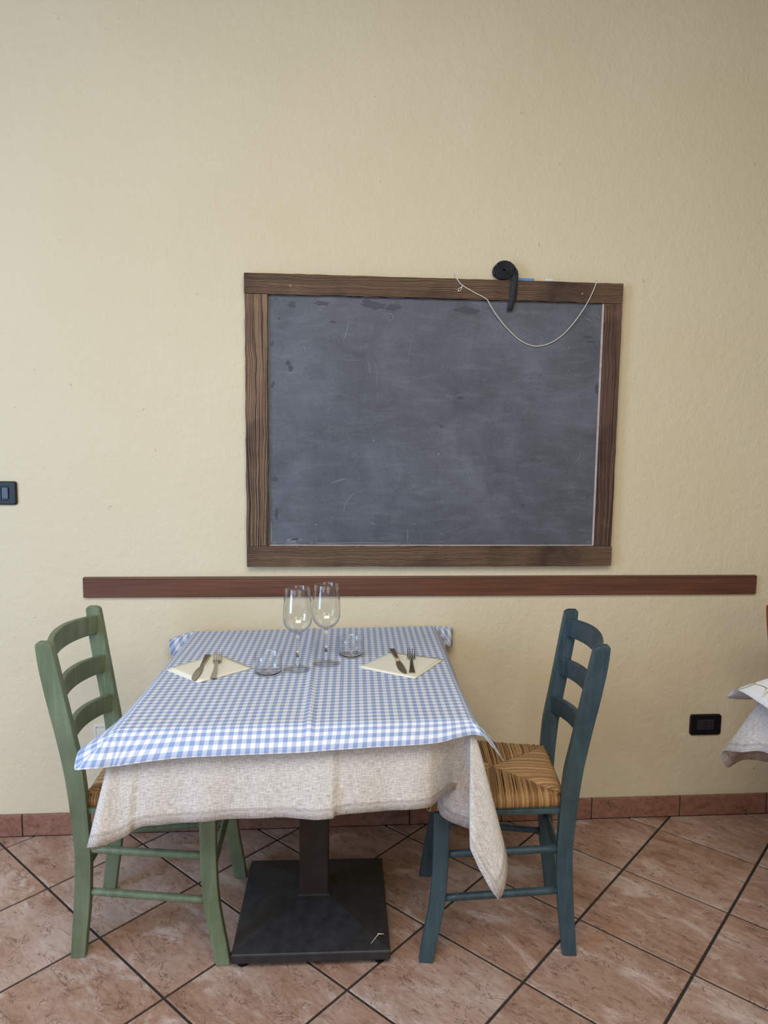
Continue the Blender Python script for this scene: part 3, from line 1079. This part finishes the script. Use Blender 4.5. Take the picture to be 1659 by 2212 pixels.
# ------------------------------------------------------------------ cloths
def make_cloth(name, quad, z, L, keys, mats, N=60, MC=22, RS=14, crease=None, thick=0.0009, delta=0.012, ripple=None, sway=0.45):
    """square cloth over a table: flat top + skirt lofted from the table edge to a 3-D hem.
    keys: (g, x, y, z); g 0-1 front, 1-2 corner, 2-3 right, 3-4 corner, 4-5 back, 5-6 corner, 6-7 left, 7-8 corner"""
    keys = sorted(keys)
    gs = [k[0] for k in keys]
    comp = [[k[i] for k in keys] for i in (1, 2, 3)]

    def H(g):
        return Vector([curve(gs, c, g, 8.0) for c in comp])
    Q = [Vector((x, y)) for x, y in quad]           # FL FR BR BL
    cen = sum(Q, Vector((0, 0))) / 4
    side = [(Q[(k + 1) % 4] - Q[k]) for k in range(4)]
    nrm = [Vector((s.y, -s.x)).normalized() for s in side]
    W = sum(s.length for s in side) / 4
    UVc = [Vector((0, 0)), Vector((W, 0)), Vector((W, W)), Vector((0, W))]
    UVn = [Vector((0, -1)), Vector((1, 0)), Vector((0, 1)), Vector((-1, 0))]
    fi = delta / W

    bm = bmesh.new()
    uvl = bm.loops.layers.uv.new('UVMap')
    uvs = {}

    def cz(u, v):
        return crease(u, v) if crease else 0.0
    grid = []
    for j in range(N + 1):
        row = []
        for i in range(N + 1):
            u, v = fi + (1 - 2 * fi) * i / N, fi + (1 - 2 * fi) * j / N
            p = Q[0] * (1 - u) * (1 - v) + Q[1] * u * (1 - v) + Q[2] * u * v + Q[3] * (1 - u) * v
            vt = bm.verts.new((p.x, p.y, z + cz(u, v)))
            uvs[vt] = (u * W, v * W)
            row.append(vt)
        grid.append(row)
    faces = []
    for j in range(N):
        for i in range(N):
            faces.append(bm.faces.new((grid[j][i], grid[j][i + 1], grid[j + 1][i + 1], grid[j + 1][i])))
    # perimeter stations (CCW)
    stn = []
    for k in range(4):
        for i in range(N):
            gi = ((i, 0), (N, i), (N - i, N), (0, N - i))[k]
            stn.append((2 * k + i / N, grid[gi[1]][gi[0]], nrm[k], UVn[k], 1.0))
        gi = ((N, 0), (N, N), (0, N), (0, 0))[k]
        for c in range(MC):
            f = c / MC
            a = f * PI / 2
            nn = (nrm[k] * math.cos(a) + nrm[(k + 1) % 4] * math.sin(a)).normalized()
            un = (UVn[k] * math.cos(a) + UVn[(k + 1) % 4] * math.sin(a))
            reach = 1 / max(math.cos(a), math.sin(a))
            stn.append((2 * k + 1 + f, grid[gi[1]][gi[0]], nn, un, reach))
    cols = []
    for g, v0, n, un, reach in stn:
        h = H(g)
        if ripple:
            h = h + ripple(g)
        p0 = v0.co.copy()
        n3 = Vector((n.x, n.y, 0))
        p1 = p0 + n3 * (delta * 1.35)
        p2 = p0 + n3 * delta
        p2 = p2 + (h - p2) * sway + Vector((0, 0, 0.002))
        u0 = Vector(uvs[v0])
        col = [v0]
        for r in range(1, RS + 1):
            t = (r / RS) ** 1.25
            b = (1 - t)**3 * p0 + 3 * (1 - t)**2 * t * p1 + 3 * (1 - t) * t * t * p2 + t**3 * h
            vt = bm.verts.new(b)
            q = u0 + un * ((delta + L) * t * reach)
            uvs[vt] = (q.x, q.y)
            col.append(vt)
        cols.append(col)
    n = len(cols)
    for i in range(n):
        a, b = cols[i], cols[(i + 1) % n]
        for r in range(RS):
            vv = [a[r], a[r + 1], b[r + 1], b[r]]
            uq = []
            for x in vv:
                if x not in uq:
                    uq.append(x)
            if len(uq) > 2:
                bm.faces.new(uq)
    bm.normal_update()
    for f in bm.faces:
        for lp_ in f.loops:
            lp_[uvl].uv = uvs[lp_.vert]
    o = obj(name, bm, mats, None, True)
    md = o.modifiers.new('thickness', 'SOLIDIFY')
    md.thickness = thick
    md.offset = -1
    if len(mats) > 1:
        md.material_offset = 1
        md.material_offset_rim = 1
    return o


def beige_ripple(g):
    if 0.05 < g < 0.9:
        fold = -0.011 * max(0.0, (g - 0.53) / 0.08) if g < 0.61 else 0.0
        return Vector((0, 0.005 * math.sin(g * 19.0 + 0.6) + 0.002 * math.sin(g * 43) + fold, 0.0015 * math.sin(g * 31)))
    return Vector((0, 0, 0))


BK = [(0.02, -0.621, -0.955, 0.532), (0.1, -0.564, -0.94, 0.552), (0.2, -0.485, -0.925, 0.551), (0.33, -0.381, -0.925, 0.553), (0.5, -0.233, -0.93, 0.555), (0.61, -0.148, -0.93, 0.557),
      (0.78, -0.007, -0.915, 0.558), (0.88, 0.078, -0.9, 0.556), (0.93, 0.112, -0.86, 0.553), (0.96, 0.139, -0.815, 0.547), (0.98, 0.158, -0.8, 0.543), (1, 0.181, -0.8, 0.538),
      (1.12, 0.196, -0.83, 0.54), (1.3, 0.171, -0.925, 0.519), (1.42, 0.17, -0.95, 0.482), (1.5, 0.235, -0.97, 0.363), (1.7, 0.266, -0.93, 0.443), (1.82, 0.243, -0.86, 0.451),
      (1.9, 0.202, -0.8, 0.439), (2, 0.155, -0.775, 0.446), (2.04, 0.131, -0.76, 0.459), (2.09, 0.124, -0.75, 0.493), (2.16, 0.180, -0.72, 0.510), (2.28, 0.226, -0.62, 0.515), (2.6, 0.228, -0.36, 0.53), (2.96, 0.236, -0.08, 0.53),
      (3.3, 0.262, -0.036, 0.50), (3.6, 0.240, -0.022, 0.51), (4.05, 0.200, -0.020, 0.54), (4.5, -0.20, -0.036, 0.54), (4.95, -0.60, -0.052, 0.54), (5.4, -0.655, -0.050, 0.50), (5.7, -0.668, -0.085, 0.51), (6.05, -0.655, -0.12, 0.53),
      (6.5, -0.668, -0.49, 0.535), (6.9, -0.675, -0.80, 0.53), (7.22, -0.668, -0.890, 0.490), (7.38, -0.680, -0.925, 0.492), (7.5, -0.692, -0.962, 0.518), (7.75, -0.67, -0.975, 0.527), (7.9, -0.644, -0.965, 0.528)]
bc = make_cloth('linen_tablecloth', [FLc, FRc, BRc, BLc], 0.7592, 0.225, BK, [M['linen']], N=120, MC=40, RS=18, thick=0.0012, ripple=beige_ripple,
                sway=0.42, crease=None)
tag(bc, 'beige woven linen cloth hanging beneath blue gingham cloth', 'tablecloth')


def ging_crease(u, v):
    c = 0.530 - 0.045 * v
    d = u - c
    return 0.0042 * math.exp(-(d / 0.008)**2) - 0.0006 * math.exp(-((d - 0.018) / 0.009)**2) + 0.0008 * math.sin(u * 19 + 2 * v) * math.sin(v * 13) + 0.0012


GK = [(0.02, -0.632, -0.955, 0.701), (0.2, -0.478, -0.945, 0.713), (0.5, -0.232, -0.94, 0.716), (0.62, -0.141, -0.94, 0.721), (0.73, -0.05, -0.935, 0.723), (0.85, 0.043, -0.93, 0.724),
      (0.91, 0.095, -0.925, 0.726), (0.96, 0.14, -0.915, 0.732), (1, 0.177, -0.905, 0.735),
      (1.2, 0.204, -0.917, 0.735), (1.35, 0.217, -0.932, 0.722), (1.5, 0.254, -0.925, 0.675), (1.65, 0.241, -0.9, 0.696), (1.85, 0.231, -0.87, 0.71),
      (2.05, 0.222, -0.83, 0.706), (2.3, 0.222, -0.60, 0.700), (2.6, 0.236, -0.34, 0.698), (2.93, 0.250, -0.10, 0.700), (3.25, 0.284, -0.040, 0.684), (3.5, 0.287, -0.018, 0.748), (3.75, 0.245, -0.012, 0.742),
      (4.05, 0.205, -0.012, 0.705), (4.5, -0.20, -0.020, 0.705), (4.95, -0.60, -0.042, 0.705), (5.25, -0.650, -0.030, 0.738), (5.5, -0.708, -0.060, 0.721), (5.75, -0.697, -0.075, 0.672), (6.05, -0.668, -0.13, 0.690),
      (6.5, -0.676, -0.49, 0.70), (6.85, -0.700, -0.78, 0.705), (6.97, -0.728, -0.87, 0.708), (7.25, -0.721, -0.92, 0.715), (7.5, -0.713, -0.96, 0.698), (7.75, -0.673, -0.965, 0.702)]
gc = make_cloth('gingham_tablecloth', [FLc, FRc, BRc, BLc], 0.7612, 0.075, GK, [M['gingham'], M['paperback']], N=110, MC=26, RS=10, thick=0.0007, crease=ging_crease, sway=0.5)
tag(gc, 'blue and white gingham cloth laid over beige linen', 'tablecloth')

# neighbouring table's cloths
K2 = [(0.0, 1.09, -1.50, 0.53), (0.5, 1.52, -1.50, 0.53), (1.0, 1.93, -1.47, 0.53), (1.5, 2.0, -1.51, 0.45), (2.0, 1.99, -1.42, 0.53), (3.0, 2.02, -0.58, 0.53), (3.5, 2.06, -0.50, 0.45), (4.0, 1.96, -0.51, 0.50), (4.8, 1.250, -0.470, 0.475),
      (5.0, 1.231, -0.44, 0.42), (5.2, 1.129, -0.47, 0.444), (5.38, 1.065, -0.5, 0.435), (5.55, 1.019, -0.53, 0.488), (5.7, 1.014, -0.55, 0.512), (5.9, 1.024, -0.62, 0.54), (6.1, 1.053, -0.7, 0.572), (6.4, 1.060, -0.95, 0.54), (6.9, 1.045, -1.38, 0.53), (7.5, 1.03, -1.49, 0.46)]
b2c = make_cloth('linen_tablecloth', T2, 0.7592, 0.225, K2, [M['linen']], N=30, MC=24, RS=14, thick=0.0012)
tag(b2c, 'beige woven linen cloth hanging beneath white floral cloth', 'tablecloth')
K3 = [(0.0, 1.09, -1.49, 0.70), (1.0, 1.94, -1.47, 0.70), (1.5, 2.0, -1.48, 0.67), (2.0, 1.98, -1.42, 0.70), (3.0, 2.00, -0.58, 0.70), (3.5, 2.05, -0.50, 0.67), (4.0, 1.96, -0.52, 0.70), (4.95, 1.150, -0.530, 0.690),
      (5.2, 1.121, -0.5, 0.65), (5.5, 1.032, -0.52, 0.666), (5.72, 1.032, -0.56, 0.705), (5.9, 1.032, -0.62, 0.711), (6.1, 1.03, -0.72, 0.71), (6.5, 1.060, -1.0, 0.70), (6.9, 1.045, -1.38, 0.70), (7.5, 1.02, -1.48, 0.67)]
f2c = make_cloth('floral_tablecloth', T2, 0.7612, 0.085, K3, [M['floral'], M['paperback']], N=30, MC=22, RS=10, thick=0.0007, crease=lambda u, v: 0.0012)
tag(f2c, 'white cloth with olive twig print over beige linen', 'tablecloth')

# ------------------------------------------------------------------ table setting
ZT = 0.7640


def quad_sheet(cs, layers, z0, dz, n=12, lift=None):
    """stack of thin paper layers on one folded square; returns a bmesh"""
    rings = []
    bm = bmesh.new()

    def P(u, v):
        a, b, c, d = [Vector(q) for q in cs]
        return a * (1 - u) * (1 - v) + b * u * (1 - v) + c * u * v + d * (1 - u) * v
    top = [[None] * (n + 1) for _ in range(n + 1)]
    bot = [[None] * (n + 1) for _ in range(n + 1)]
    for j in range(n + 1):
        for i in range(n + 1):
            u, v = i / n, j / n
            p = P(u, v)
            l = lift(u, v) if lift else 0.0
            top[j][i] = bm.verts.new((p.x, p.y, z0 + dz * layers + l))
            bot[j][i] = bm.verts.new((p.x, p.y, z0 + l * 0.8))
    for j in range(n):
        for i in range(n):
            bm.faces.new((top[j][i], top[j][i + 1], top[j + 1][i + 1], top[j + 1][i]))
            bm.faces.new((bot[j][i], bot[j + 1][i], bot[j + 1][i + 1], bot[j][i + 1]))
    for i in range(n):
        bm.faces.new((top[0][i], bot[0][i], bot[0][i + 1], top[0][i + 1]))
        bm.faces.new((top[n][i], top[n][i + 1], bot[n][i + 1], bot[n][i]))
        bm.faces.new((top[i][0], top[i + 1][0], bot[i + 1][0], bot[i][0]))
        bm.faces.new((top[i][n], bot[i][n], bot[i + 1][n], top[i + 1][n]))
    bmesh.ops.recalc_face_normals(bm, faces=bm.faces[:])
    return bm


def make_napkin(cs, label, embossed_edge):
    c0 = (sum(p[0] for p in cs) / 4, sum(p[1] for p in cs) / 4)
    loc = [(x - c0[0], y - c0[1]) for x, y in cs]
    t = thing('paper_napkin', (c0[0], c0[1], ZT), label, 'napkin', 'folded cream napkins')
    lf = lambda u, v: 0.0028 * max(0, abs(u - v) - 0.35) ** 1.5
    obj('lower_fold', quad_sheet(loc, 1, 0.0, 0.0012, lift=lf), M['napkin'], t, True)
    ins = [(x * 0.985, y * 0.985) for x, y in loc]
    k = embossed_edge
    a, b = ins[k], ins[(k + 1) % 4]
    c, d = ins[(k + 2) % 4], ins[(k + 3) % 4]
    a2 = (a[0] * 0.95 + d[0] * 0.05, a[1] * 0.95 + d[1] * 0.05)
    b2_ = (b[0] * 0.95 + c[0] * 0.05, b[1] * 0.95 + c[1] * 0.05)
    obj('upper_fold', quad_sheet([a2, b2_, c, d], 1, 0.0013, 0.0011, lift=lf), M['napkin'], t, True)
    return t


make_napkin([(-0.622, -0.492), (-0.511, -0.608), (-0.377, -0.487), (-0.498, -0.354)], 'folded cream paper napkin at the green chair\'s place', 0)
make_napkin([(-0.075, -0.495), (0.079, -0.600), (0.186, -0.431), (0.032, -0.356)], 'folded cream paper napkin at the blue chair\'s place', 1)
ZN = ZT + 0.0027


def strip_bm(st_, th):
    """flat bar: list of (y, half width, z, x shift)"""
    rings = []
    for y, w, z, x in st_:
        e = min(w * 0.35, 0.0012)
        rings.append([(x - w, y, z + th * 0.35), (x - w + e, y, z), (x + w - e, y, z), (x + w, y, z + th * 0.35), (x + w - e, y, z + th), (x - w + e, y, z + th)])
    return rings_bm(rings)


def make_knife(p0, p1, label):
    """p0 handle end, p1 blade tip"""
    d = Vector(p1) - Vector(p0)
    L = d.length
    t = thing('table_knife', (p0[0], p0[1], ZN), label, 'knife', 'table knives', math.atan2(d.y, d.x) - PI / 2)
    h = 0.44 * L
    obj('handle', strip_bm([(0, 0.0088, 0.001, 0), (0.002, 0.0094, 0, 0), (0.04, 0.0078, 0, 0), (h - 0.012, 0.0058, 0, 0), (h, 0.0056, 0.0006, 0)], 0.0062), M['steel'], t)
    bl = [(0, 0.0058), (0.012, 0.0068), (0.03, 0.0098), (0.06, 0.0112), (0.085, 0.0108), (0.105, 0.0085), (0.118, 0.0052), (0.1245, 0.0016)]
    sc = (L - h) / 0.1245
    obj('blade', strip_bm([(h + y * sc, w, 0.0012, (w - 0.0058) * 0.35) for y, w in bl], 0.0016), M['steel'], t)
    return t


def make_fork(p0, p1, label):
    """p0 handle end, p1 tine tips"""
    d = Vector(p1) - Vector(p0)
    L = d.length
    t = thing('table_fork', (p0[0], p0[1], ZN), label, 'fork', 'table forks', math.atan2(d.y, d.x) - PI / 2)
    k = L / 0.195
    obj('handle', strip_bm([(y * k, w, z, 0) for y, w, z in ((0, 0.0092, 0.0005), (0.002, 0.0096, 0.0), (0.03, 0.0080, 0.0008), (0.07, 0.0056, 0.003), (0.105, 0.0040, 0.0075), (0.118, 0.0042, 0.0085))], 0.0024), M['steel'], t)
    hd = obj('head', strip_bm([(y * k, w, z, 0) for y, w, z in ((0.116, 0.0042, 0.0085), (0.122, 0.0075, 0.0075), (0.128, 0.0114, 0.0060), (0.136, 0.0124, 0.0052), (0.143, 0.0124, 0.0052))], 0.0018), M['steel'], t)
    for i in range(4):
        x = -0.0103 + i * 0.00687
        obj('tine', strip_bm([(y * k, w, z, x) for y, w, z in ((0.142, 0.0021, 0.0052), (0.160, 0.0019, 0.0066), (0.180, 0.0016, 0.0110), (0.195, 0.0009, 0.0170))], 0.0017), M['steel'], hd)
    return t


make_knife((-0.522, -0.378), (-0.523, -0.601), 'steel table knife on napkin at the green chair\'s place')
make_knife((0.038, -0.346), (0.056, -0.566), 'steel table knife on napkin at the blue chair\'s place')
make_fork((-0.474, -0.581), (-0.489, -0.388), 'steel fork with tines up on napkin at the green chair\'s place')
make_fork((0.076, -0.559), (0.093, -0.380), 'steel fork with tines up on napkin at the blue chair\'s place')


def make_wineglass(x, y, label):
    t = thing('wine_glass', (x, y, ZT), label, 'wine glass', 'stemmed wine glasses')
    foot = [(0.0, 0.0012), (0.020, 0.0008), (0.0385, 0.0), (0.0412, 0.0006), (0.0415, 0.0014), (0.0405, 0.0021), (0.030, 0.0036), (0.018, 0.0062), (0.0105, 0.0105), (0.0066, 0.0170), (0.0048, 0.026), (0.0042, 0.036)]
    obj('foot', lathe_bm(foot + [(0.0, 0.036)], 48), M['thin'], t, True)
    stem = [(0.0, 0.0365), (0.0042, 0.0365), (0.0040, 0.06), (0.0040, 0.085), (0.0046, 0.098), (0.0060, 0.104), (0.0, 0.1045)]
    obj('stem', lathe_bm(stem, 32), M['glass'], t, True)
    zs = [0.1045, 0.108, 0.114, 0.122, 0.132, 0.144, 0.158, 0.176, 0.196, 0.218, 0.2370]
    rs = [0.0040, 0.0135, 0.0235, 0.0320, 0.0385, 0.0417, 0.0425, 0.0417, 0.0398, 0.0370, 0.0342]
    outer = list(zip(rs, zs))
    inner = [(max(r - 0.0011, 0.001), z + (0.003 if i == 0 else 0.0012 if i < 4 else 0)) for i, (r, z) in enumerate(outer)]
    prof = [(0.0, 0.1040)] + outer + [(0.0338, 0.2378)] + inner[::-1] + [(0.0, 0.1078)]
    obj('bowl', lathe_bm(prof, 56), M['thin'], t, True)
    return t


make_wineglass(-0.248, -0.500, 'stemmed wine glass standing beside tumbler at the green chair\'s place')
make_wineglass(-0.167, -0.453, 'stemmed wine glass standing beside tumbler at the blue chair\'s place')


def make_tumbler(x, y, label):
    t = thing('tumbler', (x, y, ZT), label, 'tumbler', 'low water tumblers')
    obj('base', lathe_bm([(0, 0.0015), (0.026, 0.001), (0.034, 0.0), (0.0370, 0.0020), (0.0376, 0.0058), (0.0362, 0.0068), (0.030, 0.0060), (0, 0.0056)], 56), M['glass'], t, True)
    w = [(0.0376, 0.0060), (0.0390, 0.016), (0.0400, 0.035), (0.0405, 0.0545), (0.0398, 0.0556), (0.0388, 0.0548), (0.0382, 0.035), (0.0370, 0.016), (0.0350, 0.0076)]
    obj('wall', lathe_bm(w, 56), M['thin'], t, True)
    return t


make_tumbler(-0.329, -0.529, 'low clear tumbler beside napkin at the green chair\'s place')
make_tumbler(-0.091, -0.376, 'low clear tumbler beside napkin at the blue chair\'s place')
